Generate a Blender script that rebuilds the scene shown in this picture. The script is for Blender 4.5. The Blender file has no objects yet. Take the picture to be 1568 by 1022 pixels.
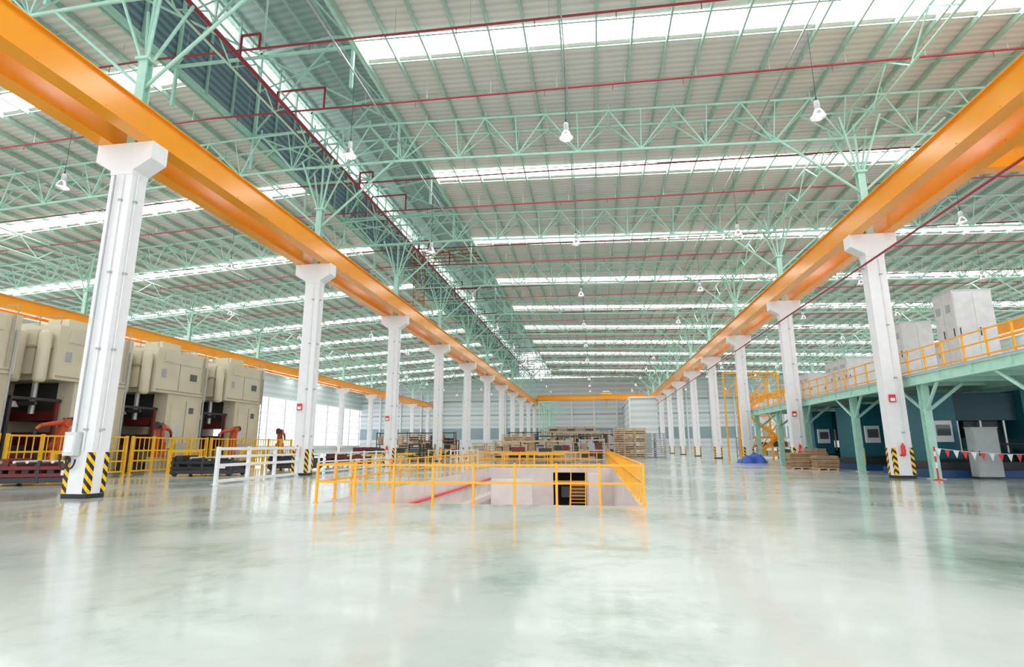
import bpy, random
from math import *
from mathutils import Vector, Matrix
random.seed(7)
scene=bpy.context.scene
# ------------------------------------------------------------ materials
def mat(name,col,rough=.5,metal=0.,var=.06,scale=3.,bump=0.,emit=0.,spec=.5):
    m=bpy.data.materials.new(name); m.use_nodes=True
    nt=m.node_tree; b=nt.nodes["Principled BSDF"]
    b.inputs["Roughness"].default_value=rough; b.inputs["Metallic"].default_value=metal
    b.inputs["Specular IOR Level"].default_value=spec
    tc=nt.nodes.new("ShaderNodeTexCoord"); no=nt.nodes.new("ShaderNodeTexNoise")
    no.inputs["Scale"].default_value=scale; no.inputs["Detail"].default_value=1
    nt.links.new(tc.outputs["Object"],no.inputs["Vector"])
    cr=nt.nodes.new("ShaderNodeValToRGB"); cr.color_ramp.elements[0].position=.3; cr.color_ramp.elements[1].position=.7
    lo=[max(0,c*(1-var)) for c in col]; hi=[min(1,c*(1+var)) for c in col]
    cr.color_ramp.elements[0].color=(*lo,1); cr.color_ramp.elements[1].color=(*hi,1)
    nt.links.new(no.outputs["Fac"],cr.inputs["Fac"]); nt.links.new(cr.outputs["Color"],b.inputs["Base Color"])
    if bump:
        bp=nt.nodes.new("ShaderNodeBump"); bp.inputs["Strength"].default_value=bump; bp.inputs["Distance"].default_value=.02
        nt.links.new(no.outputs["Fac"],bp.inputs["Height"]); nt.links.new(bp.outputs["Normal"],b.inputs["Normal"])
    return m
def stripes(name,c1,c2,axis,freq,rough=.5,sharp=.1,diag=False,bump=.3):
    m=bpy.data.materials.new(name); m.use_nodes=True
    nt=m.node_tree; b=nt.nodes["Principled BSDF"]; b.inputs["Roughness"].default_value=rough
    tc=nt.nodes.new("ShaderNodeTexCoord"); sp=nt.nodes.new("ShaderNodeSeparateXYZ")
    nt.links.new(tc.outputs["Object"],sp.inputs[0])
    src=sp.outputs[axis]
    if diag:
        a=nt.nodes.new("ShaderNodeMath"); a.operation="ADD"; nt.links.new(sp.outputs[0],a.inputs[0]); nt.links.new(sp.outputs[1],a.inputs[1])
        a2=nt.nodes.new("ShaderNodeMath"); a2.operation="ADD"; nt.links.new(a.outputs[0],a2.inputs[0]); nt.links.new(sp.outputs[2],a2.inputs[1]); src=a2.outputs[0]
    mu=nt.nodes.new("ShaderNodeMath"); mu.operation="MULTIPLY"; mu.inputs[1].default_value=freq*2*pi; nt.links.new(src,mu.inputs[0])
    si=nt.nodes.new("ShaderNodeMath"); si.operation="SINE"; nt.links.new(mu.outputs[0],si.inputs[0])
    mr=nt.nodes.new("ShaderNodeMapRange"); mr.inputs["From Min"].default_value=-sharp; mr.inputs["From Max"].default_value=sharp
    nt.links.new(si.outputs[0],mr.inputs["Value"])
    mx=nt.nodes.new("ShaderNodeMix"); mx.data_type="RGBA"; mx.inputs["A"].default_value=(*c1,1); mx.inputs["B"].default_value=(*c2,1)
    nt.links.new(mr.outputs["Result"],mx.inputs["Factor"])
    nt.links.new(mx.outputs["Result"],b.inputs["Base Color"])
    if bump:
        bp=nt.nodes.new("ShaderNodeBump"); bp.inputs["Strength"].default_value=bump; bp.inputs["Distance"].default_value=.03
        nt.links.new(si.outputs[0],bp.inputs["Height"]); nt.links.new(bp.outputs["Normal"],b.inputs["Normal"])
    return m
def floor_mat():
    m=bpy.data.materials.new("epoxy_floor"); m.use_nodes=True
    nt=m.node_tree; b=nt.nodes["Principled BSDF"]; L=nt.links.new
    tc=nt.nodes.new("ShaderNodeTexCoord")
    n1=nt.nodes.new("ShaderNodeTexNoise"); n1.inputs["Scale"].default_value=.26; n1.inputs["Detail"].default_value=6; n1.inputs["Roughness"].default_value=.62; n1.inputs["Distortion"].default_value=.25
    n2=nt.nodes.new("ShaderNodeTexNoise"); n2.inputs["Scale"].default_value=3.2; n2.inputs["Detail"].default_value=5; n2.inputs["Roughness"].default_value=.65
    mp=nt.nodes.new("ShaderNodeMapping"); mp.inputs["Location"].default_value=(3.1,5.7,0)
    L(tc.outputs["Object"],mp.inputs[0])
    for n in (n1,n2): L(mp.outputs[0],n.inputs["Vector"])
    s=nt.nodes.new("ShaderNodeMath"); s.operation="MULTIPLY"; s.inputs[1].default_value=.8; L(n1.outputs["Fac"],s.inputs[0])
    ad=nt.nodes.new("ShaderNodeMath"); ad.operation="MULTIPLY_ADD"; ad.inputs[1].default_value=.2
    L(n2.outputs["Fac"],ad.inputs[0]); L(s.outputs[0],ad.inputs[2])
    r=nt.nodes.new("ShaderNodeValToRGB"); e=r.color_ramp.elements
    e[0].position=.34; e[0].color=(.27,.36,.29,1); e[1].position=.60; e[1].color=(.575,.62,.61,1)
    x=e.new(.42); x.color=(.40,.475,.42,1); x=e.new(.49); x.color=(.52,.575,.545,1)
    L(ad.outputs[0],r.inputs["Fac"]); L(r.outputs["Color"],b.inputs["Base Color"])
    mr=nt.nodes.new("ShaderNodeMapRange"); mr.inputs["From Min"].default_value=.3; mr.inputs["From Max"].default_value=.7; mr.inputs["To Min"].default_value=.10; mr.inputs["To Max"].default_value=.24
    L(n1.outputs["Fac"],mr.inputs["Value"]); L(mr.outputs["Result"],b.inputs["Roughness"])
    b.inputs["Coat Weight"].default_value=.25; b.inputs["Coat Roughness"].default_value=.08
    bp=nt.nodes.new("ShaderNodeBump"); bp.inputs["Strength"].default_value=.07; bp.inputs["Distance"].default_value=.01
    L(n2.outputs["Fac"],bp.inputs["Height"]); L(bp.outputs["Normal"],b.inputs["Normal"])
    return m
def emis(name,col,s):
    m=bpy.data.materials.new(name); m.use_nodes=True; nt=m.node_tree; nt.nodes.clear()
    o=nt.nodes.new("ShaderNodeOutputMaterial"); e=nt.nodes.new("ShaderNodeEmission"); e.inputs[0].default_value=(*col,1); e.inputs[1].default_value=s
    nt.links.new(e.outputs[0],o.inputs[0]); return m
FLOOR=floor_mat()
WHITE=mat("white_paint",(.84,.83,.86),.45,var=.02)
CONC=mat("pit_concrete",(.76,.70,.69),.7,var=.06,scale=1.2)
ORANGE=mat("orange_girder_paint",(1.0,.36,.02),.20,var=.04,scale=.8)
YRAIL=mat("yellow_orange_rail_paint",(.98,.43,.02),.4)
YELL=mat("yellow_fence_paint",(.96,.54,.02),.45)
GREEN=mat("mint_green_steel",(.45,.73,.62),.45,var=.06)
GREEND=mat("mint_green_purlin",(.37,.56,.47),.5,var=.08)
SHEET=stripes("ribbed_roof_sheet",(.63,.62,.58),(.75,.74,.70),1,2.6,.55,.8,bump=.15)
MSHEET=stripes("monitor_roof_sheet",(.29,.40,.38),(.38,.50,.47),1,2.0,.5,.8,bump=.15)
LOUV=stripes("louvre_sheet",(.11,.18,.22),(.22,.31,.36),2,2.2,.5,.6,bump=.4)
WPAN=stripes("white_wall_panel",(.62,.68,.71),(.78,.81,.83),2,.8,.5,.9,bump=.2)
BPAN=stripes("blue_grey_shutter",(.27,.37,.42),(.37,.48,.52),2,3.0,.5,.8,bump=.3)
RED=mat("dark_red_pipe",(.32,.025,.045),.45)
REDB=mat("signal_red",(.75,.03,.04),.4)
BLACK=mat("black_rubber",(.02,.02,.022),.6)
DARK=mat("dark_steel",(.05,.05,.055),.5,.3)
DRED=mat("oxide_red_tooling",(.17,.02,.022),.5)
GREY=mat("grey_enamel",(.42,.44,.46),.45)
LGREY=mat("light_grey_enamel",(.66,.68,.69),.45)
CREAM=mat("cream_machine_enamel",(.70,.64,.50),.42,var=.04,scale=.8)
CREAMD=mat("dark_cream_enamel",(.42,.36,.27),.5,var=.04)  # darker cream for press bed, back wall, seams and rails
TEAL=mat("teal_machine_enamel",(.01,.13,.18),.4)
TEALD=mat("deep_teal_enamel",(.008,.06,.09),.45)
BLUE=mat("blue_base_paint",(.015,.07,.20),.45)
TARP=mat("blue_tarpaulin",(.03,.10,.5),.5,bump=.6)
ROBO=mat("orange_red_robot_paint",(.60,.09,.03),.4)
CARD=mat("brown_cardboard",(.46,.29,.17),.8,var=.15)
WOOD=mat("pale_pallet_wood",(.58,.44,.29),.75,var=.15)
ALU=mat("brushed_aluminium",(.8,.82,.84),.25,.9)
STEEL=mat("rail_steel",(.55,.56,.58),.35,.6)
RUST=mat("rust_orange_scaffold",(.42,.13,.03),.6)
GLASSD=mat("dark_inspection_glass",(.10,.12,.13),.15)
HAZ=stripes("hazard_stripes",(.01,.01,.01),(.98,.55,.01),2,3.4,.5,.05,diag=True,bump=0)
SKY=emis("translucent_skylight",(1,1,1),9.5)
BULB=emis("lamp_diffuser",(1,.98,.95),4)
MGREEN=mat("storage_bin_green",(.02,.32,.16),.5)
# ------------------------------------------------------------ mesh builder
class MB:
    def __init__(s): s.v=[];s.f=[];s.mi=[];s.sm=[];s.mats=[]
    def m(s,mt):
        if mt not in s.mats: s.mats.append(mt)
        return s.mats.index(mt)
    def add(s,vs,fs,mt,smooth=False):
        o=len(s.v); k=s.m(mt); s.v+= [tuple(v) for v in vs]
        for f in fs: s.f.append([i+o for i in f]); s.mi.append(k); s.sm.append(smooth)
    def box(s,x0,x1,y0,y1,z0,z1,mt):
        v=[(x0,y0,z0),(x1,y0,z0),(x1,y1,z0),(x0,y1,z0),(x0,y0,z1),(x1,y0,z1),(x1,y1,z1),(x0,y1,z1)]
        s.add(v,[(0,3,2,1),(4,5,6,7),(0,1,5,4),(1,2,6,5),(2,3,7,6),(3,0,4,7)],mt)
    def frame(s,p0,p1):
        p0=Vector(p0);p1=Vector(p1);d=(p1-p0).normalized()
        up=Vector((0,0,1)) if abs(d.z)<.99 else Vector((0,1,0))
        a=d.cross(up).normalized(); b=a.cross(d).normalized(); return p0,p1,a,b
    def bar(s,p0,p1,w,h,mt):
        p0,p1,a,b=s.frame(p0,p1); a=a*w/2;b=b*h/2
        v=[p0-a-b,p0+a-b,p0+a+b,p0-a+b,p1-a-b,p1+a-b,p1+a+b,p1-a+b]
        s.add(v,[(0,3,2,1),(4,5,6,7),(0,1,5,4),(1,2,6,5),(2,3,7,6),(3,0,4,7)],mt)
    def tube(s,p0,p1,r,mt,n=6,r2=None):
        p0,p1,a,b=s.frame(p0,p1); r2=r if r2 is None else r2
        v=[p0+(a*cos(2*pi*i/n)+b*sin(2*pi*i/n))*r for i in range(n)]+[p1+(a*cos(2*pi*i/n)+b*sin(2*pi*i/n))*r2 for i in range(n)]
        s.add(v,[(i,(i+1)%n,n+(i+1)%n,n+i) for i in range(n)],mt,True)
        s.add(v,[tuple(range(n-1,-1,-1)),tuple(range(n,2*n))],mt)
    def path(s,pts,r,mt,n=6):
        for a,b in zip(pts[:-1],pts[1:]): s.tube(a,b,r,mt,n)
    def lathe(s,c,prof,mt,n=16):
        v=[];c=Vector(c)
        for r,z in prof: v+=[c+Vector((r*cos(2*pi*i/n),r*sin(2*pi*i/n),z)) for i in range(n)]
        f=[]
        for k in range(len(prof)-1):
            for i in range(n): f.append((k*n+i,k*n+(i+1)%n,(k+1)*n+(i+1)%n,(k+1)*n+i))
        s.add(v,f,mt,True)
    def prism(s,poly,ax,a0,a1,mt):
        def P(p,a): return {0:(a,p[0],p[1]),1:(p[0],a,p[1]),2:(p[0],p[1],a)}[ax]
        n=len(poly); v=[P(p,a0) for p in poly]+[P(p,a1) for p in poly]
        s.add(v,[(i,(i+1)%n,n+(i+1)%n,n+i) for i in range(n)]+[tuple(range(n-1,-1,-1)),tuple(range(n,2*n))],mt)
    def mesh(s,name):
        me=bpy.data.meshes.new(name); me.from_pydata(s.v,[],s.f)
        for mt in s.mats: me.materials.append(mt)
        me.polygons.foreach_set("material_index",s.mi); me.polygons.foreach_set("use_smooth",s.sm)
        me.update(); return me
    def obj(s,name,loc=(0,0,0),parent=None,bevel=0,rot=0):
        return inst(s.mesh(name),name,loc,parent,bevel,rot)
def inst(me,name,loc=(0,0,0),parent=None,bevel=0,rot=0):
    o=bpy.data.objects.new(name,me); scene.collection.objects.link(o); o.location=loc; o.rotation_euler=(0,0,rot)
    if parent: o.parent=parent
    if bevel:
        b=o.modifiers.new("bevel","BEVEL"); b.width=bevel; b.segments=2; b.limit_method="ANGLE"
    return o
# ------------------------------------------------------------ layout
XL,XR,Y0,S,HB=-15.42,13.73,15.16,12.79,11.61
XO=-44.
YE=150.; YN=-11.; XW0,XW1=-66.,62.
MX0,MX1=-20.3,-10.65
def zr(x):
    if x>=MX1: return 20.3-.032*(x-MX1)
    if x<=MX0: return 20.2-.063*(MX0-x)
    return 20.3
LN=[Y0+S*k for k in range(-2,11)]
PX0,PX1,PY0,PY1,PD=-7.45,1.05,14.7,39.7,-4.6
f=MB()
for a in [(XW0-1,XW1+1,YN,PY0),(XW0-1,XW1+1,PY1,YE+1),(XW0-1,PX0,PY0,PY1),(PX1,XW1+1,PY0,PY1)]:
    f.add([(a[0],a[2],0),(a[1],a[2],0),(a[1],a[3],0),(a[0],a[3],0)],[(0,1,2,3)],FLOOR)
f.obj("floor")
p=MB()
p.box(PX0-.3,PX0,PY0,PY1,PD,-.004,CONC); p.box(PX1,PX1+.3,PY0,PY1,PD,-.004,CONC)
p.box(PX0-.3,PX1+.3,PY0-.3,PY0,PD,-.004,CONC)
p.box(PX0-.3,PX1+.3,PY0-.3,PY1+6.3,PD-.3,PD,CONC)
p.box(PX0,-3.0,PY1,PY1+.3,PD,-.004,CONC); p.box(-.7,PX1,PY1,PY1+.3,PD,-.004,CONC); p.box(-3.0,-.7,PY1,PY1+.3,-.35,-.004,CONC)
p.box(-3.2,-.5,PY1+6,PY1+6.2,PD,0-.01,DARK); p.box(-3.2,-3.0,PY1+.3,PY1+6,PD,-.01,DARK); p.box(-.7,-.5,PY1+.3,PY1+6,PD,-.01,DARK); p.box(-3,-.7,PY1+.3,PY1+6,-.35,-.02,DARK)
p.box(-5.6,-3.4,30,30.3,PD,-.25,CONC); p.box(-.45,.1,33,33.6,PD,-.1,CONC)
p.box(PX0,PX0+.5,PY0,PY1,-1.9,-1.6,CONC)
p.tube((PX0+.12,15.2,-.75),(PX0+.12,39,-.75),.07,REDB)
p.box(-2.7,-.9,44,44.3,-2.4,-1.6,GREY); p.tube((-2.9,43,-1.2),(-.8,43,-1.2),.07,GREY)
p.obj("service_pit")
st=MB()
for i in range(18):
    st.box(-1.7,-.75,PY1-.6-i*.25,PY1-.35-i*.25,-1.0-i*.2,-.96-i*.2,YRAIL)
for x in(-1.72,-.73):
    st.bar((x,PY1-.3,-.85),(x,PY1-4.9,-4.5),.05,.2,YRAIL); st.bar((x,PY1-.3,.1),(x,PY1-4.9,-3.5),.045,.045,YRAIL)
    for i in range(4): st.bar((x,PY1-.5-i*1.3,-1-i*1.05),(x,PY1-.5-i*1.3,-.05-i*1.05),.045,.045,YRAIL)
st.box(-3.0,-.7,PY1-.35,PY1-.02,-.95,-.9,YRAIL)
st.obj("pit_access_stair")
def railing(mb,pts,mt,h=1.05,rails=(.55,1.0),step=1.08,t=.06):
    seen=set()
    for a,b in zip(pts[:-1],pts[1:]):
        a=Vector(a);b=Vector(b);n=max(1,round((b-a).length/step))
        for i in range(n+1):
            q=a.lerp(b,i/n); k=(round(q.x,2),round(q.y,2))
            if k in seen: continue
            seen.add(k)
            mb.box(q.x-t/2,q.x+t/2,q.y-t/2,q.y+t/2,q.z,q.z+h,mt)
            mb.box(q.x-t,q.x+t,q.y-t,q.y+t,q.z,q.z+.012,mt)
        for z in rails:
            mb.bar(a+Vector((0,0,z)),b+Vector((0,0,z)),t*.9,t*.9,mt)
r=MB(); e=.12
railing(r,[(PX0-e,PY1+e,0),(PX0-e,PY0-e,0),(PX1+e,PY0-e,0),(PX1+e,PY1+e,0),(PX0-e,PY1+e,0)],YRAIL)
r.obj("pit_guard_railing")
r=MB(); railing(r,[(1.17,41,0),(1.17,62,0)],YRAIL); r.obj("walkway_guard_railing")
r=MB(); railing(r,[(-10,43.2,0),(-.5,43.2,0)],YRAIL); r.obj("walkway_guard_railing")
r=MB(); railing(r,[(-15.3,21.0,0),(-15.3,27.2,0)],WHITE,1.5,(.12,.75,1.42),2.05,.13); r.bar((-15.3,21.2,1.1),(-15.3,27,1.1),.06,.1,WHITE); r.obj("white_steel_barrier")
r=MB(); railing(r,[(-15.3,29.5,0),(-15.3,39.8,0)],WHITE,1.2,(.12,.65,1.12),2.0,.09); r.obj("white_steel_barrier")
r=MB(); railing(r,[(-11,42,0),(-11,52,0)],WHITE,1.2,(.12,.65,1.12),2.0,.09); r.obj("white_steel_barrier")
r=MB(); railing(r,[(-13.4,44,0),(-13.4,51,0)],YELL,1.2,(.65,1.12),1.6,.08); r.obj("yellow_aisle_barrier")
# ------------------------------------------------------------ ceiling
YS=21.92; SW=1.4
strips=[YS+S*k for k in range(-2,10)]
c=MB()
def roofquad(mb,x0,x1,y0,y1,mt,dz=0):
    mb.add([(x0,y0,zr(x0)+dz),(x1,y0,zr(x1)+dz),(x1,y1,zr(x1)+dz),(x0,y1,zr(x0)+dz)],[(0,3,2,1)],mt)
sk=MB()
for xa,xb in((XW0,MX0-.001),(MX1,XW1)):
    ya=YN
    for y in strips:
        if y-SW/2>ya: roofquad(c,xa,xb,ya,y-SW/2,SHEET)
        if y>YN+1: roofquad(sk,xa,xb,y-SW/2,y+SW/2,SKY)
        ya=y+SW/2
    roofquad(c,xa,xb,ya,YE,SHEET)
cei=c.obj("ceiling")
sk.obj("skylight_strips",parent=cei)
pu=MB()
x=MX1+.1
while x<XW1: pu.box(x-.045,x+.045,YN,YE,zr(x)-.30,zr(x)-.03,GREEND); x+=1.6
x=MX0-.1
while x>XW0: pu.box(x-.045,x+.045,YN,YE,zr(x)-.30,zr(x)-.03,GREEND); x-=1.6
for y in strips:
    for d in(-SW/2-.1,SW/2+.1,-3.6,3.6):
        pu.bar((MX1,y+d,zr(MX1)-.2),(XW1,y+d,zr(XW1)-.2),.05,.05,GREEND)
        pu.bar((XW0,y+d,zr(XW0)-.2),(MX0,y+d,zr(MX0)-.2),.05,.05,GREEND)
pu.obj("roof_purlins",parent=cei)
mo=MB(); zt=26.3; xm=(MX0+MX1)/2
mo.add([(MX0-.6,YN,zt+.2),(xm,YN,zt+.9),(xm,YE,zt+.9),(MX0-.6,YE,zt+.2)],[(0,1,2,3)],MSHEET)
mo.add([(xm,YN,zt+.9),(MX1+.6,YN,zt+.2),(MX1+.6,YE,zt+.2),(xm,YE,zt+.9)],[(0,1,2,3)],MSHEET)
for x in(MX0,MX1):
    mo.box(x-.04,x+.04,YN,YE,20.1,24.4,LOUV)
    mo.box(x-.1,x+.1,YN,YE,20.0,20.35,GREEN); mo.box(x-.08,x+.08,YN,YE,24.35,24.5,GREEND); mo.box(x-.08,x+.08,YN,YE,26.1,26.35,GREEND)
    y=Y0-2*S
    s_=.14 if x<-15 else -.14
    while y<YE: mo.box(x-.06+s_,x+.06+s_,y-.06,y+.06,20.1,26.4,GREEND); y+=S/6
for i in range(7):
    x=MX0+.3+i*1.5; z=zt+.2+.7*(1-abs(x-xm)/5.4)
    mo.box(x-.04,x+.04,YN,YE,z-.25,z-.04,GREEND)
mon=mo.obj("roof_monitor",parent=cei)
mf=MB()
for q in LN+[y+S/2 for y in LN[:-1]]:
    for x in(MX0+.15,MX1-.15): mf.bar((x,q,18),(x,q,26.2),.14,.14,GREEN)
    mf.bar((MX0,q,25.9),(xm,q,26.6),.14,.14,GREEN); mf.bar((xm,q,26.6),(MX1,q,25.9),.14,.14,GREEN)
    mf.bar((MX0,q,20.2),(xm,q,26.2),.09,.09,GREEN); mf.bar((MX1,q,20.2),(xm,q,26.2),.09,.09,GREEN)
    mf.bar((MX0,q,23.2),(xm,q,24.9),.07,.07,GREEN)
    mf.bar((MX0,q,20.2),(MX1,q,20.2),.12,.12,GREEN)
for i,q in enumerate(LN[:-1]):
    mf.bar((MX1-.3,q,20.2),(xm,q+S/2,20.2),.08,.08,GREEN); mf.bar((xm,q+S/2,20.2),(MX1-.3,q+S,20.2),.08,.08,GREEN)
    mf.bar((MX0+.3,q,20.2),(xm,q+S/2,20.2),.08,.08,GREEN); mf.bar((xm,q+S/2,20.2),(MX0+.3,q+S,20.2),.08,.08,GREEN)
mf.obj("monitor_frames",parent=cei)
# ------------------------------------------------------------ trusses
t=MB(); PN=3.4; zt_=lambda x: zr(x)-.62; zb_=lambda x: zr(x)-2.55
n=int((XW1-XW0)/PN)-1; xs=[XW0+1+PN*i for i in range(n+1)]
for i,x in enumerate(xs):
    if i<n:
        x2=xs[i+1]; xmid=(x+x2)/2
        t.tube((x,0,zb_(x)),(x2,0,zb_(x2)),.08,GREEN)
        for s_ in(-.75,.75):
            t.tube((x,s_,zt_(x)),(x2,s_,zt_(x2)),.065,GREEN)
            t.tube((x,0,zb_(x)),(x-PN/2 if i else x,s_,zt_(x-PN/2)),.045,GREEN)
            t.tube((x,0,zb_(x)),(xmid,s_,zt_(xmid)),.045,GREEN)
            t.tube((x,0,zb_(x)),(x,s_,zt_(x)),.035,GREEN)
        t.tube((xmid,-.75,zt_(xmid)),(xmid,.75,zt_(xmid)),.045,GREEN)
        for s_ in(-.75,.75): t.tube((xmid,s_,zt_(xmid)),(xmid,s_,zr(xmid)-.25),.05,GREEN,4)
tm=t.mesh("roof_truss")
for y in LN: inst(tm,"roof_truss",(0,y,0))
def long_truss(X):
    t=MB(); La,Lb=YN+.5,YE-1; n=48; d=(Lb-La)/n; zt0=zr(X)-.9; zb0=zr(X)-2.3
    t.tube((0,La,zt0),(0,Lb,zt0),.06,GREEN); t.tube((0,La,zb0),(0,Lb,zb0),.06,GREEN)
    for i in range(n):
        y=La+d*i; t.tube((0,y,zb0),(0,y+d/2,zt0),.04,GREEN); t.tube((0,y+d/2,zt0),(0,y+d,zb0),.04,GREEN)
    t.obj("longitudinal_brace_truss",(X,0,0))
for X in(XL,XR,XO,39): long_truss(X)
# ------------------------------------------------------------ columns
m=MB(); w,d=.41,.30
m.box(-w,w,-d,d,0,HB,WHITE)
m.box(-w-.015,w+.015,-d-.015,d+.015,0,.13,BLACK)
m.prism([(-.42,HB-1.15),(.42,HB-1.15),(.42,HB-1.0),(1.05,HB-.62),(1.05,HB-.002),(-1.05,HB-.002),(-1.05,HB-.62),(-.42,HB-1.0)],1,-.33,.33,WHITE)
for sx in(-1,1):
    for sy in(-1,1):
        x=sx*w; y=sy*d; a=.13; b_=.02
        P=[(x+sx*b_,y+sy*b_),(x+sx*b_,y-sy*a),(x-sx*.01,y-sy*a),(x-sx*.01,y-sy*.01),(x-sx*a,y-sy*.01),(x-sx*a,y+sy*b_)]
        m.prism(P,2,.14,1.35,HAZ)
m.tube((.12,-d-.04,1.4),(.12,-d-.04,HB-1.2),.025,WHITE)
m.tube((w+.04,-.1,1.4),(w+.04,-.1,HB-1.1),.025,WHITE)
for z in(2,4.5,7,9.5):
    m.box(.06,.18,-d-.08,-d,z,z+.06,GREY); m.box(w,w+.09,-.16,-.04,z,z+.06,GREY)
cm=m.mesh("concrete_column")
pm=MB()
pm.box(-.17,.17,-.15,-.11,HB,15.0,GREEN);pm.box(-.17,.17,.11,.15,HB,15.0,GREEN);pm.box(-.03,.03,-.11,.11,HB,15.0,GREEN)
pm.box(-.3,.3,-.25,.25,HB,HB+.05,STEEL); pm.box(-.25,.25,-.25,.25,14.95,15.05,GREEN)
for sx in(-1,1):
    for sy in(-1,1):
        pm.tube((sx*.12,sy*.1,15.0),(sx*.95,sy*.7,17.8),.06,GREEN)
    pm.tube((0,0,13.9),(sx*4.3,0,17.7),.07,GREEN)
pm.tube((0,0,15),(0,0,17.7),.07,GREEN)
pmm=pm.mesh("steel_roof_post")
for X in(XO,XL,XR,39.):
    for i,y in enumerate(LN):
        if i==0 and abs(X)<20: continue
        inst(cm,"concrete_column",(X,y,0))
        inst(pmm,"steel_roof_post",(X,y,0))
# ------------------------------------------------------------ crane runways
b=MB(); L0,L1=YN,YE-1
z0=HB; H=1.02
b.box(-.20,.20,L0,L1,z0+.04,z0+H-.04,ORANGE); b.box(-.28,.28,L0,L1,z0,z0+.04,ORANGE); b.box(-.32,.32,L0,L1,z0+H-.04,z0+H,ORANGE)
b.box(-.04,.04,L0,L1,z0+H,z0+H+.12,STEEL)
y=Y0-2*S
while y<L1:
    for k in range(6):
        yy=y+k*S/6
        if L0+.2<yy<L1: b.box(-.25,.25,yy-.012,yy+.012,z0+.04,z0+.14,ORANGE)
    y+=S
bm=b.mesh("crane_runway_beam")
for X in(XO,XL,XR,39.):
    for s_ in(-.76,.76): inst(bm,"crane_runway_beam",(X+s_,0,0))
def bridge(Xa,Xb,Y,name="overhead_bridge_crane"):
    m=MB(); z=z0+H+.12
    for yy in(-1.2,1.2):
        m.box(Xa+.4,Xb-.4,yy-.3,yy+.3,z+.1,z+1.2,ORANGE)
        m.box(Xa+.4,Xb-.4,yy-.4,yy+.4,z+1.2,z+1.25,ORANGE)
    for X in(Xa,Xb):
        m.box(X-.25,X+.25,-2.6,2.6,z+.15,z+.7,ORANGE)
        for yy in(-2.1,2.1): m.tube((X-.12,yy,z+.26),(X+.12,yy,z+.26),.26,DARK,14)
    xc=(Xa+Xb)/2+4
    m.box(xc-1.3,xc+1.3,-1.5,1.5,z+1.3,z+1.6,YELL); m.tube((xc-.9,0,z+1.95),(xc+.9,0,z+1.95),.4,GREY,14)
    m.box(xc-.2,xc+.2,-.15,.15,z-1.8,z-1.1,YELL); m.tube((xc-.1,0,z-1.2),(xc-.1,0,z+2),.02,DARK); m.tube((xc+.1,0,z-1.2),(xc+.1,0,z+2),.02,DARK)
    m.obj(name,(0,Y,0))
bridge(XL+.76,XR-.76,141)
bridge(XR+.76,39-.76,22.9)
m=MB(); m.tube((XR-.6,YN,10.0),(XR-.6,YE-1,10.0),.05,RED)
for y in LN: m.bar((XR-.64,y,9.93),(XR-.41,y,9.93),.06,.06,GREY)
m.obj("red_conductor_pipe")
# ------------------------------------------------------------ sprinkler pipes
m=MB()
for k in range(-2,10):
    for y in(Y0+S*k+4.3,Y0+S*k+8.9):
        m.tube((XW0+.5,y,16.9),(-20,y,18.9),.045,RED); m.tube((-20,y,18.9),(XW1-.5,y,18.0),.05,RED)
        x=-58
        while x<XW1-2:
            zz=18.9-(x+20)*.011 if x>-20 else 18.9+(x+20)*.0437
            m.tube((x,y,zz),(x,y,zz-.35),.02,RED,4); m.tube((x+.6,y,zz),(x+.6,y,zr(x)-.2),.012,STEEL,4); x+=3.3
m.tube((-15.1,YN,18.5),(-15.1,YE-1,18.5),.09,RED,8); m.tube((-16.2,YN,18.9),(-16.2,YE-1,18.9),.07,RED,8)
for k in range(-2,10):
    y=Y0+S*k+4.3
    m.path([(-15.1,y,18.5),(-15.1,y,19.6),(-14.2,y,19.6),(-14.2,y,18.9)],.06,RED); m.path([(-16.2,y+4.6,18.9),(-16.2,y+4.6,20.1),(-13.5,y+4.6,20.1),(-13.5,y+4.6,18.9)],.06,RED)
m.obj("sprinkler_piping")
# ------------------------------------------------------------ high-bay lamps
l=MB()
l.lathe((0,0,0),[(.30,0),(.285,.03),(.24,.16),(.17,.30),(.12,.36),(.0,.37)],ALU,20)
l.lathe((0,0,0),[(0,.08),(.15,.085),(.24,.10)],BULB,20)
l.lathe((0,0,0),[(.0,.36),(.10,.36),(.11,.40),(.11,.66),(.08,.72),(0,.73)],LGREY,14)
l.tube((0,0,.72),(0,0,4.2),.012,DARK,4); l.tube((.0,0,.72),(.0,.0,.9),.03,DARK,6)
lm=l.mesh("high_bay_lamp")
LX=(-34.5,-25.5,-10.6,-.8,9.3,22,31)
for k in range(-1,10):
    for X in LX:
        inst(lm,"high_bay_lamp",(X,Y0+S*k+S/2-.1,14.4 if X>-20 else 14.0))
m=MB()
for X in LX:
    zz=18.62 if X>-20 else 18.22
    m.box(X-.03,X+.03,YN,YE-1,zz,zz+.08,GREY)
m.obj("lamp_cable_tray")
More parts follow.
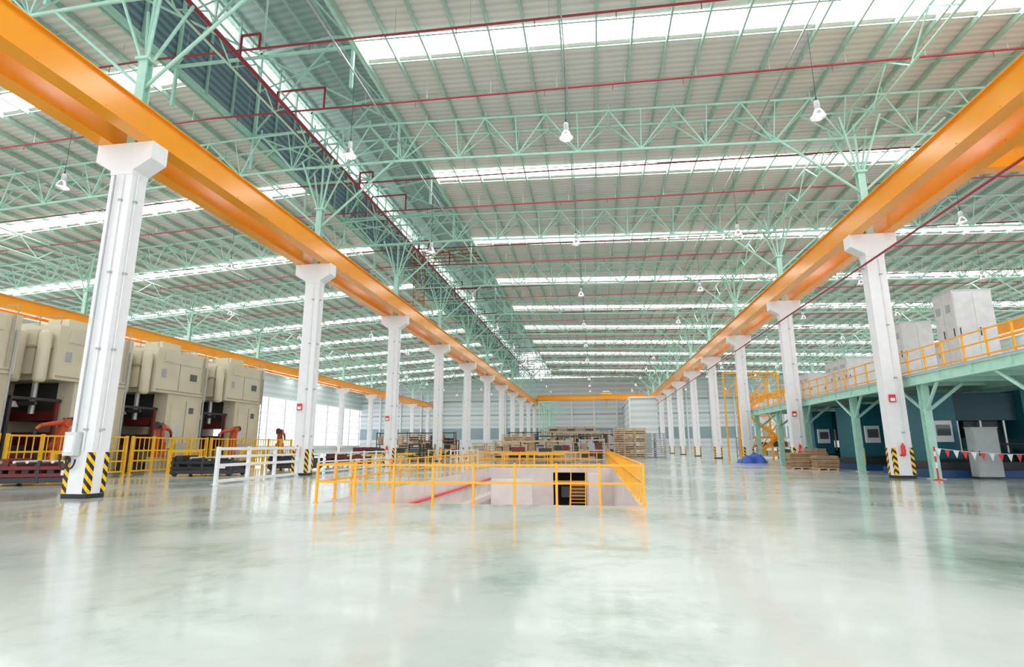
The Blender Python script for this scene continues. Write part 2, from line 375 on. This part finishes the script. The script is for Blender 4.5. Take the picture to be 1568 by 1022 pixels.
# ------------------------------------------------------------ walls
w=MB()
w.box(XW0,XW1,YE,YE+.3,0,3.2,WPAN); 
z=3.2
for z1,mt in((6.2,BPAN),(9.6,WPAN),(9.9,BPAN),(13.4,WPAN),(13.7,BPAN),(19.6,WPAN)):
    w.box(XW0,XW1,YE,YE+.3,z,z1,mt); z=z1
w.obj("wall_back")
m=MB()
for x in range(-60,62,6): m.box(x-.2,x+.2,YE-.4,YE,0,16,WHITE)
m.obj("trim_1")
def sidewall(X,name,wn,top,wt):
    w=MB(); w.box(X-.15,X+.15,YN,YE,0,1.6,WPAN); w.box(X-.15,X+.15,YN,YE,wt,top,WPAN); w.obj(name)
    g=MB(); y=YN
    while y<YE:
        g.box(X-.2,X+.2,y-.25,y+.25,1.6,wt,WHITE)
        for k in range(1,4): g.box(X-.06,X+.06,y+k*1.6-.05,y+k*1.6+.05,1.6,wt,WHITE)
        y+=6.4
    z=1.65
    while z<wt: g.box(X-.07,X+.07,YN,YE,z-.06,z+.06,WHITE); z+=1.64
    g.obj(wn)
sidewall(XW0,"wall_left","window_1",zr(XW0),11.5); sidewall(XW1,"wall_right","window_2",zr(XW1),9.9)
m=MB(); m.box(7.5,13,118,YE-.5,0,11.2,WPAN); m.box(7.2,7.5,117.6,118,0,11.2,WHITE); m.box(7.3,13.0,117.7,YE-.5,11.2,11.5,WHITE); m.box(9,11.5,117.9,118,0,4,BPAN)
m.obj("white_partition_room")
m=MB()
for y in range(96,141,5):
    m.bar((-9.5,y,0),(-9.5,y,9),.2,.2,GREEN); m.bar((-9.5,y,9),(-6.5,y,9),.15,.15,GREEN)
    m.bar((-9.5,y,0),(-9.5,y+5,4.5),.08,.08,GREEN)
for z in(4.5,9): m.bar((-9.5,96,z),(-9.5,141,z),.18,.18,GREEN)
m.obj("green_pipe_rack")
# ------------------------------------------------------------ stamping presses
def press():
    m=MB(); T=7.75; ya,yb=-.6,2.6
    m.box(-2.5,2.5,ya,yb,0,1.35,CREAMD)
    m.box(-2.6,-2.45,-3.7,yb,0,4.95,CREAMD)                     # added dark wall, blocks daylight behind the press opening
    m.box(-1.45,1.45,ya+.1,yb-.1,1.35,1.6,DARK); m.box(-1.3,1.3,ya+.3,yb-.3,1.6,2.3,DRED)
    for x0,x1 in((1.5,2.5),(-2.4,-1.5)):
        m.box(x0,x1,ya,yb,1.35,4.9,CREAM)
    m.box(-1.48,1.48,ya+.2,yb-.2,3.4,4.9,DARK); m.box(-1.35,1.35,ya+.1,yb-.3,2.9,3.4,DRED)
    for x in(-1.0,1.0):
        m.tube((x,-1.4,3.2),(x,-1.4,4.9),.14,STEEL,10)
    # transfer zone in front of the press window
    m.box(-1.9,1.6,-3.4,-.75,0,.5,DARK); m.box(-1.5,1.2,-3.0,-1.0,.5,1.3,DRED); m.box(-1.7,-1.2,-3.2,-.8,1.3,3.6,DRED)
    m.box(-1.2,1.0,-2.6,-1.4,1.3,1.6,BLACK); m.bar((-1.8,-2.0,3.7),(1.9,-2.0,3.7),.15,.2,DARK); m.bar((1.9,-3.3,3.9),(1.9,-.7,3.9),.12,.15,DARK)
    m.box(1.75,1.9,-3.3,-3.15,0,4.0,DARK); m.box(1.75,1.9,-.9,-.75,0,4.0,DRED)
    m.lathe((.9,-2.3,3.5),[(0,.3),(.1,.3),(.25,0),(0,.0)],LGREY,12)
    m.box(-2.65,2.65,-2.0,2.65,4.9,T,CREAM)                     # crown
    m.box(-2.3,1.9,-2.5,-2.0,5.15,T-.3,CREAM)
    m.box(-2.0,.6,-1.6,1.9,T,T+.25,CREAM); m.box(.9,2.2,-1.2,.4,T,T+.5,CREAM); m.box(-1.6,-.4,.2,1.4,T+.25,T+.7,LGREY)
    for x,y in((2.3,-2.4),(1.3,-2.85)):
        m.lathe((x,y,4.7),[(0,0),(.2,.03),(.28,.15),(.28,2.5),(.2,2.65),(0,2.7)],CREAM,14)
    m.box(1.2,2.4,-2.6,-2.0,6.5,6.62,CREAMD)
    X=2.65
    m.box(X,X+.03,-1.9,2.45,5.05,5.12,CREAMD); m.box(X,X+.02,-.03,.03,5.1,T-.05,CREAMD)
    m.box(X,X+.05,-1.4,1.9,T-.85,T-.2,CREAM)
    m.box(X,X+.06,1.0,1.6,5.9,6.35,GLASSD); m.box(X,X+.06,-1.5,-1.2,5.9,6.4,GREY)
    m.box(2.5,2.58,-.2,2.2,1.7,4.5,CREAM); m.box(2.58,2.62,.98,1.02,1.7,4.5,CREAMD)
    m.box(2.58,2.63,1.3,1.7,3.7,4.1,GLASSD); m.box(2.5,2.85,-.5,.2,1.4,2.9,LGREY); m.box(2.5,2.6,-.3,2.3,.2,1.2,GREY)
    m.tube((2.72,2.45,.3),(2.72,2.45,7.0),.05,GREY); m.tube((2.74,2.2,5.2),(2.74,2.2,7.7),.05,CREAMD)
    for x in(-1.3,.3): m.box(x-.35,x+.35,-2.53,-2.5,5.7,6.7,CREAMD)
    for y in(-1.9,2.5):
        for x in(-2.5,-1.2,0,1.2,2.5): m.box(x-.02,x+.02,y-.02,y+.02,T,T+.5,CREAMD)
        m.bar((-2.5,y,T+.5),(2.5,y,T+.5),.04,.04,CREAMD)
    return m.mesh("stamping_press")
prm=press()
PRY=[13.0,19.5,26.1,32.7,39.6]
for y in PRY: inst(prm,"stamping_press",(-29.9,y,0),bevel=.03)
def robot():
    m=MB(); R=ROBO
    m.box(-.45,.45,-.45,.45,0,.9,GREY); m.lathe((0,0,.9),[(.42,0),(.42,.12),(.33,.15),(.33,.42),(.26,.5),(0,.5)],R,16)
    m.tube((-.28,0,1.55),(.28,0,1.55),.25,R,14)
    m.prism([(-.2,1.3),(.2,1.3),(.24,1.6),(-.05,2.75),(-.33,2.75),(-.25,1.6)],0,-.17,.17,R)
    m.tube((-.26,-.2,2.7),(.26,-.2,2.7),.2,R,14)
    m.tube((0,-.35,2.78),(0,.9,2.55),.15,R,10,.10); m.tube((0,-.6,2.82),(0,-.3,2.77),.2,DARK,10)
    m.tube((0,.9,2.55),(0,1.1,2.35),.09,R,8); m.tube((0,1.08,2.38),(0,1.12,2.1),.07,DARK,8)
    m.box(-.3,.3,.9,1.3,2.02,2.1,DARK)
    m.path([(.2,-.3,1.2),(.3,-.5,1.9),(.25,-.5,2.6),(.15,-.2,2.95)],.035,BLACK,6)
    return m.mesh("industrial_robot_arm")
rm=robot()
for i,y in enumerate([17.6,24.2,30.8,37.6,44.]): inst(rm,"industrial_robot_arm",(-26.45,y,0),rot=[.25,3.0,.2,2.9,.2][i])
m=MB(); Xf=-25.4
def fence(m,a,b,h=2.1,mt=YELL,ends=(1,1)):
    a=Vector(a);b=Vector(b);L=(b-a).length;n=max(1,round(L/1.6))
    for i in range(n+1):
        if (i==0 and not ends[0]) or (i==n and not ends[1]): continue
        q=a.lerp(b,i/n); m.box(q.x-.06,q.x+.06,q.y-.06,q.y+.06,0,h,mt); m.box(q.x-.12,q.x+.12,q.y-.12,q.y+.12,0,.02,mt)
    for z in(.2,.75,1.3,h-.08): m.bar(a+Vector((0,0,z)),b+Vector((0,0,z)),.06,.08,mt)
    k=int(L/.32)
    for i in range(k):
        q=a.lerp(b,(i+.5)/k); m.box(q.x-.018,q.x+.018,q.y-.018,q.y+.018,.2,h-.1,mt)
for a,b_ in((12,20.5),(20.9,27.2),(27.6,33.6),(34.0,44)): fence(m,(Xf,a,0),(Xf,b_,0))
for y in(17,24,31,37): m.box(Xf+.08,Xf+.25,y-.3,y+.3,.9,1.7,GREY)
m.obj("yellow_safety_fence")
m=MB()
for y in(22.,29.,35.6): fence(m,(Xf+1.2,y,0),(Xf+1.2,y+2.6,0),1.3)
m.obj("yellow_machine_guard")
def cart(name,loc,L,W,rot,redm,k5=5):
    m=MB()
    m.box(-L/2,L/2,-W/2,W/2,.12,.32,DARK)
    for x in(-L/2+.2,L/2-.2):
        for y in(-W/2+.1,W/2-.1): m.tube((x,y-.05,.12),(x,y+.05,.12),.12,BLACK,12)
    for i in range(k5):
        x=-L/2+.25+i*(L-.5)/(k5-1)
        m.box(x-.12,x+.12,-W/2+.1,W/2-.1,.32,.72+.14*(i%2),redm if i%2 else DARK); m.tube((x,-W/2+.15,.92),(x,W/2-.15,.92),.06,STEEL,8)
    for z in(.34,.62): m.box(-L/2,L/2,-W/2-.01,-W/2+.06,z,z+.14,redm)
    m.box(-L/2,L/2,W/2-.06,W/2,.32,.75,redm)
    for x in(-L/2+.05,0,L/2-.1): m.box(x,x+.1,-W/2-.02,-W/2+.1,.1,.98,DARK)
    m.box(-L/2+.1,-L/2+.5,-W/2+.15,W/2-.15,.7,1.05,redm); m.box(L/2-.7,L/2-.35,-W/2-.03,-W/2-.01,.4,.6,WHITE)
    m.obj(name,loc,rot=rot,bevel=.01)
cart("die_transfer_cart",(-22.3,20.2,0),3.1,1.8,.4,DRED,7)
cart("die_transfer_cart",(-20.3,27.3,0),3.2,1.7,.15,BLACK)
cart("die_transfer_cart",(-19.5,34.5,0),3.0,1.6,.1,BLACK)
cart("die_transfer_cart",(-18.6,40.5,0),3.0,1.6,.1,DRED)
m=MB(); y=Y0-.3
m.box(XL-.36,XL+.02,y-.24,y-.03,1.25,1.95,LGREY); m.box(XL-.3,XL-.04,y-.25,y-.24,1.35,1.85,WHITE); m.tube((XL-.16,y-.08,1.95),(XL-.16,y-.08,HB-1.2),.03,GREY)
for dx in(0,.22):
    pts=[(XL-.36+dx+.16*cos(a),y-.14,1.15+.28*sin(a)) for a in [pi+i*pi/8 for i in range(9)]]
    m.path(pts,.025,BLACK,6)
    m.tube((pts[0][0],y-.14,1.12),(pts[0][0],y-.14,1.3),.04,BLACK,6)
m.obj("electrical_switch_box")
def firept(X,Y,s_):
    m=MB(); m.box(-.14,.14,-.05,0,3.4,3.75,REDB); m.box(-.10,.10,-.055,-.05,3.45,3.6,WHITE)
    m.lathe((.1,-.12,1.0),[(0,0),(.08,.01),(.085,.05),(.085,.42),(.04,.5),(.03,.56),(0,.57)],REDB,12)
    m.tube((.1,-.12,1.5),(.2,-.14,1.2),.012,BLACK,5); m.box(.0,.2,-.03,0,.98,1.06,REDB)
    m.obj("fire_extinguisher_point",(X,Y,0))
firept(XL-.2,Y0+S-.33,1); firept(XR-.15,Y0+S-.33,1); firept(XR-.15,Y0+2*S-.33,1); firept(XL-.2,Y0+2*S-.33,1)
# ------------------------------------------------------------ mezzanine on right
DX0,DX1,DY0,DY1,DZ=14.35,23.,17.,54.,4.65
m=MB()
m.box(DX0,DX1,DY0,DY1,DZ-.08,DZ,GREY)
for x in(DX0+.1,DX1-.1,(DX0+DX1)/2):
    m.box(x-.04,x+.04,DY0,DY1,DZ-.5,DZ-.08,GREEN); m.box(x-.12,x+.12,DY0,DY1,DZ-.53,DZ-.5,GREEN); m.box(x-.12,x+.12,DY0,DY1,DZ-.11,DZ-.085,GREEN)
y=DY0+.1
while y<DY1: m.box(DX0,DX1,y-.05,y+.05,DZ-.38,DZ-.085,GREEN); y+=2.05
for y in(20.6,27.3,34.2,41.6,47.5,53.6):
    for x in(DX0+.4,DX1-.2):
        m.box(x-.16,x+.16,y-.16,y-.13,0,DZ-.5,GREEN);m.box(x-.16,x+.16,y+.13,y+.16,0,DZ-.5,GREEN);m.box(x-.025,x+.025,y-.13,y+.13,0,DZ-.5,GREEN)
        m.box(x-.25,x+.25,y-.25,y+.25,0,.03,GREEN)
    m.bar((DX0+.4,y,2.9),(DX0+2.0,y,DZ-.5),.13,.13,GREEN); m.bar((DX0+.4,y,2.9),(DX0+.15,y+1.6,DZ-.5),.1,.1,GREEN); m.bar((DX0+.4,y,2.9),(DX0+.15,y-1.6,DZ-.5),.1,.1,GREEN)
m.obj("steel_mezzanine_platform")
r=MB(); railing(r,[(DX0+.08,DY1,DZ),(DX0+.08,DY0,DZ),(DX1-.1,DY0,DZ)],YRAIL,1.1,(.12,.6,1.05),1.3,.06); r.obj("mezzanine_guard_railing")
def cabinet(name,X,Y,Z,wx,wy,h,mt=LGREY,rot=0):
    m=MB(); m.box(-wx/2,wx/2,-wy/2,wy/2,.1,h,mt); m.box(-wx/2+.05,wx/2-.05,-wy/2+.05,wy/2-.05,0,.1,DARK)
    n=max(1,round(wy/1.0))
    for i in range(n):
        y0=-wy/2+i*wy/n; m.box(-wx/2-.02,-wx/2,y0+.04,y0+wy/n-.04,.2,h-.12,mt); m.box(-wx/2-.05,-wx/2-.02,y0+.12,y0+.16,h*.45,h*.55,DARK)
        m.box(-wx/2-.03,-wx/2-.02,y0+.2,y0+wy/n-.2,h*.75,h*.85,GREY)
    n=max(1,round(wx/1.0))
    for i in range(n):
        x0=-wx/2+i*wx/n; m.box(x0+.04,x0+wx/n-.04,-wy/2-.02,-wy/2,.2,h-.12,mt); m.box(x0+.12,x0+.16,-wy/2-.05,-wy/2-.02,h*.45,h*.55,DARK)
    m.box(-wx/2-.03,wx/2+.03,-wy/2-.03,wy/2+.03,h,h+.04,mt)
    return m.obj(name,(X,Y,Z),bevel=.01,rot=rot)
cabinet("electrical_cabinet",17.8,28.7,DZ,1.7,1.5,4.0); cabinet("electrical_cabinet",17.8,33.5,DZ,1.6,1.6,3.5)
cabinet("electrical_cabinet",17.6,40.5,DZ,2.0,3.4,2.5); cabinet("electrical_cabinet",17.6,47.5,DZ,2.0,4.0,2.3); cabinet("electrical_cabinet",21.6,37,DZ,1.6,3,2.6)
def hyd():
    m=MB()
    m.box(-4.2,4.2,-2.2,2.2,0,.35,BLUE); m.box(-4.0,4.0,-1.9,2.0,.35,.7,DARK)
    m.box(-3.8,-2.5,-1.6,1.6,.7,3.9,TEAL); m.box(.4,1.9,-1.6,1.6,.7,4.0,TEAL)
    m.box(-2.5,.4,-1.2,1.2,2.6,3.9,TEALD); m.box(-2.3,.2,-.8,.8,.7,1.3,TEALD); m.box(-1.8,-.3,-.9,.9,1.8,2.6,DARK)
    m.box(1.9,3.9,-1.4,1.6,.7,2.9,TEAL); m.tube((2.9,-1.5,3.25),(2.9,1.6,3.25),.35,TEALD,14)
    m.box(-3.6,-2.8,-1.75,-1.6,1.6,2.6,WHITE); m.box(-3.5,-2.9,-1.78,-1.75,1.9,2.4,GLASSD)
    m.box(.6,1.5,-1.72,-1.6,1.0,2.8,GREY); m.box(2.1,3.0,-1.5,-1.4,1.1,2.2,LGREY); m.box(3.1,3.7,-1.5,-1.4,1.1,2.2,DARK)
    for x in(-2.2,-1.2,-.2): m.tube((x,-1.1,2.7),(x,-1.1,1.1),.06,STEEL,8)
    m.path([(-3.9,-1.8,.8),(-1,-1.8,.8),(-1,-1.8,1.5),(1,-1.9,1.5),(1,-1.9,.6)],.05,DARK)
    m.path([(2,-1.6,.9),(3.8,-1.6,.9),(3.8,-1.6,3.3)],.06,GREY)
    for x in(-3.9,3.9): m.tube((x,-2.0,.35),(x,-2.0,1.3),.04,YELL,6)
    return m.mesh("hydraulic_power_unit")
hm=hyd()
for X,Y in((19.4,30.6),(19.6,37.8),(19.6,45),(28.6,30.9),(29.5,40),(37.,33)): inst(hm,"hydraulic_power_unit",(X,Y,0),bevel=.02)
cabinet("control_cabinet",17.0,27.6,0,1.0,.5,2.2,GREY); cabinet("control_cabinet",20.4,27.6,0,.7,.5,1.9,LGREY)
cabinet("control_cabinet",22.2,27.6,0,.6,.5,3.4,WHITE)
m=MB(); A=Vector((14.4,26.5,1.35)); B=Vector((21,26.2,1.3)); n=20; pts=[]
for i in range(n+1):
    q=A.lerp(B,i/n); q.z-=.25*4*(i/n)*(1-i/n); pts.append(q)
m.path(pts,.012,WHITE,4)
for i in range(n):
    q=pts[i];w_=(pts[i+1]-pts[i]); a=q+w_*.15;b_=q+w_*.85;c_=q+w_*.5+Vector((0,0,-.33))
    m.prism([(a.x,a.z),(c_.x,c_.z),(b_.x,b_.z)],1,q.y-.004,q.y+.004,REDB if i%2 else WHITE)
for q in(A,B):
    m.tube((q.x,q.y,0.03),(q.x,q.y,1.4),.035,REDB,8); m.lathe((q.x,q.y,0),[(.2,0),(.2,.03),(.05,.06)],REDB,14); m.tube((q.x,q.y,.5),(q.x,q.y,.75),.038,WHITE,8); m.tube((q.x,q.y,1.0),(q.x,q.y,1.2),.038,WHITE,8)
m.obj("bunting_barrier")
m=MB(); tx0,tx1,ty0,ty1,tz=14.6,17.6,56.,59.5,8.4
for x in(tx0,tx1):
    for y in(ty0,ty1): m.bar((x,y,0),(x,y,tz),.16,.16,YRAIL)
for z in(2.2,4.4,6.4,tz):
    for a,b_ in(((tx0,ty0),(tx1,ty0)),((tx1,ty0),(tx1,ty1)),((tx1,ty1),(tx0,ty1)),((tx0,ty1),(tx0,ty0))): m.bar((*a,z),(*b_,z),.12,.14,YRAIL)
for z in(0,4.4): m.bar((tx0,ty0,z),(tx1,ty0,z+4),.08,.08,YRAIL); m.bar((tx0,ty1,z),(tx1,ty1,z+4),.08,.08,YRAIL)
for k,(z,dr) in enumerate(((0,1),(2.2,-1),(4.4,1))):
    for i in range(9):
        x=(tx0+.3+i*.28) if dr>0 else (tx1-.3-i*.28)
        m.box(x-.14,x+.14,ty0+.2+k*.9,ty0+1.0+k*.9,z+.2+i*.235,z+.24+i*.235,YRAIL)
    xa,xb=(tx0+.1,tx1-.3) if dr>0 else (tx1-.1,tx0+.3)
    for yy in(ty0+.2+k*.9,ty0+1.0+k*.9):
        m.bar((xa,yy,z+.1),(xb,yy,z+2.2),.05,.2,YRAIL); m.bar((xa,yy,z+1.1),(xb,yy,z+3.2),.05,.05,YRAIL)
m.bar((12.6,56,0),(12.6,56,tz),.14,.14,YRAIL); m.bar((12.6,56,tz),(tx0,56,tz),.14,.14,YRAIL); m.bar((12.6,56,6.4),(tx0,56,6.4),.1,.1,YRAIL); m.bar((12.6,56,6.4),(tx0,56,tz),.08,.08,YRAIL)
m.obj("orange_stair_tower")
m=MB(); random.seed(3)
for cx,cy,nn in((12.3,36.8,11),(13.6,37.8,14),(13.3,35.5,9)):
    m.box(cx-.6,cx+.6,cy-.5,cy+.5,.0,.04,WOOD); 
    for i in(-.5,0,.5): m.box(cx+i-.05,cx+i+.05,cy-.5,cy+.5,.04,.12,WOOD)
    m.box(cx-.6,cx+.6,cy-.5,cy+.5,.12,.15,WOOD)
    for i in range(nn):
        a=random.uniform(-.09,.09);b_=random.uniform(-.07,.07); m.box(cx-.6+a,cx+.6+a,cy-.45+b_,cy+.45+b_,.15+i*.08,.15+i*.08+.065,CARD)
m.obj("flattened_cardboard_stack")
m=MB(); nx=14; V=[]
for j in range(nx+1):
    for i in range(nx+1):
        u,v=i/nx*2-1,j/nx*2-1; rr=max(abs(u),abs(v)); z=.62*(1-rr**3)*(1+.25*sin(5*u+2*v)+.15*sin(9*v)); V.append((u*1.0+.08*sin(7*v),v*1.0+.08*sin(6*u),max(.01,z)))
m.add(V,[(j*(nx+1)+i,j*(nx+1)+i+1,(j+1)*(nx+1)+i+1,(j+1)*(nx+1)+i) for j in range(nx) for i in range(nx)],TARP,True)
m.obj("blue_tarpaulin_bundle",(13.2,50.6,0))
def bin_(X,Y,mt):
    m=MB(); m.prism([(-.6,0),(.6,0),(.75,1.0),(-.75,1.0)],1,-.5,.5,mt); m.box(-.8,.8,-.55,.55,.97,1.05,mt)
    for x in(-.45,.45): m.tube((x,-.52,.08),(x,.52,.08),.08,BLACK,10)
    m.box(-.65,.65,-.42,.42,1.05,1.12,DARK); m.obj("waste_bin",(X,Y,0),bevel=.01)
bin_(18.3,49.5,MGREEN); bin_(16.3,50.3,MGREEN)
def crates(name,loc,nx,ny,nz,w_,h_,mt=WOOD,fill=None):
    m=MB()
    for ix in range(nx):
        for iy in range(ny):
            for iz in range(nz):
                x=ix*(w_+.08);y=iy*(w_+.08);z=iz*h_
                for a in(0,w_):
                    for b_ in(0,w_): m.box(x+a-.035,x+a+.035,y+b_-.035,y+b_+.035,z,z+h_-.02,mt)
                for k in range(4):
                    zz=z+.1+k*(h_-.2)/3
                    m.box(x-.03,x+w_+.03,y-.06,y-.036,zz-.05,zz+.05,mt); m.box(x-.06,x-.036,y-.03,y+w_+.03,zz-.05,zz+.05,mt)
                m.box(x,x+w_,y,y+w_,z+.06,z+.1,mt)
                if fill and (ix+iy+iz)%2: m.box(x+.08,x+w_-.08,y+.08,y+w_-.08,z+.1,z+h_*.7,fill)
    return m.obj(name,loc)
crates("wooden_crate_stack",(2.2,66,0),3,2,4,1.15,.88,WOOD,CARD)
crates("wooden_crate_stack",(-9.6,53.5,0),2,1,2,1.2,.9,WOOD,DARK)
crates("wooden_crate_stack",(-6.5,66,0),4,1,2,1.3,.95,WOOD,CARD)
crates("wooden_crate_stack",(-12.8,58,0),3,1,2,1.2,.9,WOOD,GREY)
crates("wooden_crate_stack",(-12,72,0),3,2,3,1.3,1.0,WOOD,CARD)
crates("wooden_crate_stack",(-2.5,60,0),2,1,2,1.2,.8,WOOD,DRED)
crates("wire_mesh_container_stack",(6.2,70,0),2,2,3,1.1,1.0,GREY)
crates("wire_mesh_container_stack",(-5.4,50.2,0),3,1,2,1.1,.85,GREY,DARK)
crates("wire_mesh_container_stack",(-17.8,52,0),2,1,2,1.1,.85,DARK,GREY)
crates("wooden_crate_stack",(-24,66,0),3,1,3,1.3,1.0,WOOD,DARK)
crates("wooden_crate_stack",(-8,98,0),5,1,4,1.5,1.2,CARD,DARK)
def rack(name,loc,n,h,mt,deep=1.1,bay=2.2,loads=(WOOD,CARD,GREY,DRED,DARK,BLACK)):
    m=MB(); random.seed(int(loc[0]*7+loc[1]))
    for i in range(n+1):
        for y in(0,deep): m.box(i*bay-.05,i*bay+.05,y-.05,y+.05,0,h,mt)
        m.bar((i*bay,0,.1),(i*bay,deep,h-.1),.04,.04,mt)
    lv=[.25,h*.5,h-.15]
    for z in lv:
        for y in(0,deep): m.bar((0,y,z),(n*bay,y,z),.06,.1,mt)
        m.box(0,n*bay,0,deep,z+.05,z+.08,WOOD)
    for i in range(n):
        for z in lv[:-1]:
            for k in range(3):
                x=i*bay+.15+k*.65; hh=random.uniform(.2,h*.5-.35); m.box(x,x+.55,.15,deep-.15,z+.08,z+.08+hh,random.choice(loads))
    return m.obj(name,loc)
rack("pallet_storage_rack",(-8.6,47,0),3,2.0,WOOD); rack("pallet_storage_rack",(-6.0,57,0),3,2.6,DARK)
rack("pallet_storage_rack",(-1.4,50,0),1,2.1,GREY); rack("pallet_storage_rack",(-7,74,0),4,3.4,WOOD); rack("pallet_storage_rack",(-20,62,0),2,2.2,DRED)
rack("pallet_storage_rack",(-5,90,0),5,3.6,GREY); rack("pallet_storage_rack",(16,66,0),3,2.4,GREY); rack("pallet_storage_rack",(-13,84,0),3,3.6,DARK)
rack("pallet_storage_rack",(-1,80,0),3,3.2,DARK); rack("pallet_storage_rack",(-7,110,0),6,5,GREY); rack("pallet_storage_rack",(-30,74,0),5,3.4,DARK)
def conv(loc,L):
    m=MB()
    for y in(-.5,.5): m.box(0,L,y-.04,y+.04,.75,.9,YELL)
    k=int(L/.35)
    for i in range(k): m.tube((.2+i*.35,-.46,.84),(.2+i*.35,.46,.84),.06,STEEL,8)
    for i in range(int(L/2)+1):
        for y in(-.5,.5): m.box(i*2,i*2+.1,y-.04,y+.04,0,.74,YELL)
    m.box(.8,1.8,-.4,.4,.9,1.4,DRED); m.box(L-2,L-1,-.4,.4,.9,1.3,DARK)
    m.obj("roller_conveyor",loc)
conv((-7.5,45.2,0),5); conv((-21,48,0),5); conv((-24,54,0),6); conv((-20.5,44,0),4)
m=MB(); Y=54.2
for z in(21.2,22.0):
    m.bar((-19.6,Y,z),(-11.2,Y,z),.1,.1,RUST); m.bar((-19.6,Y+1.2,z),(-11.2,Y+1.2,z),.1,.1,RUST)
for i in range(9):
    x=-19.6+i*1.05; m.bar((x,Y,21.2),(x,Y,22.0),.06,.06,RUST); m.bar((x,Y,21.2),(x+(1.05 if i<8 else .01),Y,22.0),.05,.05,RUST); m.bar((x,Y,21.2),(x,Y+1.2,21.2),.06,.06,RUST)
for x in(-18.6,-17.4): m.bar((x,Y-.1,15.8),(x,Y-.1,22),.08,.08,RUST)
for i in range(12): m.bar((-18.6,Y-.1,16+i*.5),(-17.4,Y-.1,16+i*.5),.05,.05,RUST); m.bar((-18.6,Y-.1,16+i*.5),(-17.4,Y-.1,16.5+i*.5),.04,.04,RUST)
m.obj("hanging_scaffold")
# ------------------------------------------------------------ world
wd=bpy.data.worlds.new("sky"); scene.world=wd; wd.use_nodes=True
bg=wd.node_tree.nodes["Background"]; bg.inputs[0].default_value=(.95,.975,1,1); bg.inputs[1].default_value=1.65
# ------------------------------------------------------------ camera
fpx,pi_,ya,ro=839.6753,0.2019,0.1470,0.0034
F=Vector((-sin(ya)*cos(pi_),cos(ya)*cos(pi_),sin(pi_))); R0=Vector((cos(ya),sin(ya),0)); U0=R0.cross(F)
R=R0*cos(ro)-U0*sin(ro); U=U0*cos(ro)+R0*sin(ro)
cd=bpy.data.cameras.new("camera"); cam=bpy.data.objects.new("camera",cd); scene.collection.objects.link(cam)
cd.sensor_width=36; cd.lens=fpx/1568*36; cd.clip_start=.1; cd.clip_end=500
M=Matrix((( R.x,U.x,-F.x,0),(R.y,U.y,-F.y,0),(R.z,U.z,-F.z,1.5),(0,0,0,1)))
cam.matrix_world=M; scene.camera=cam
scene.view_settings.view_transform="Standard"; scene.view_settings.exposure=0.38
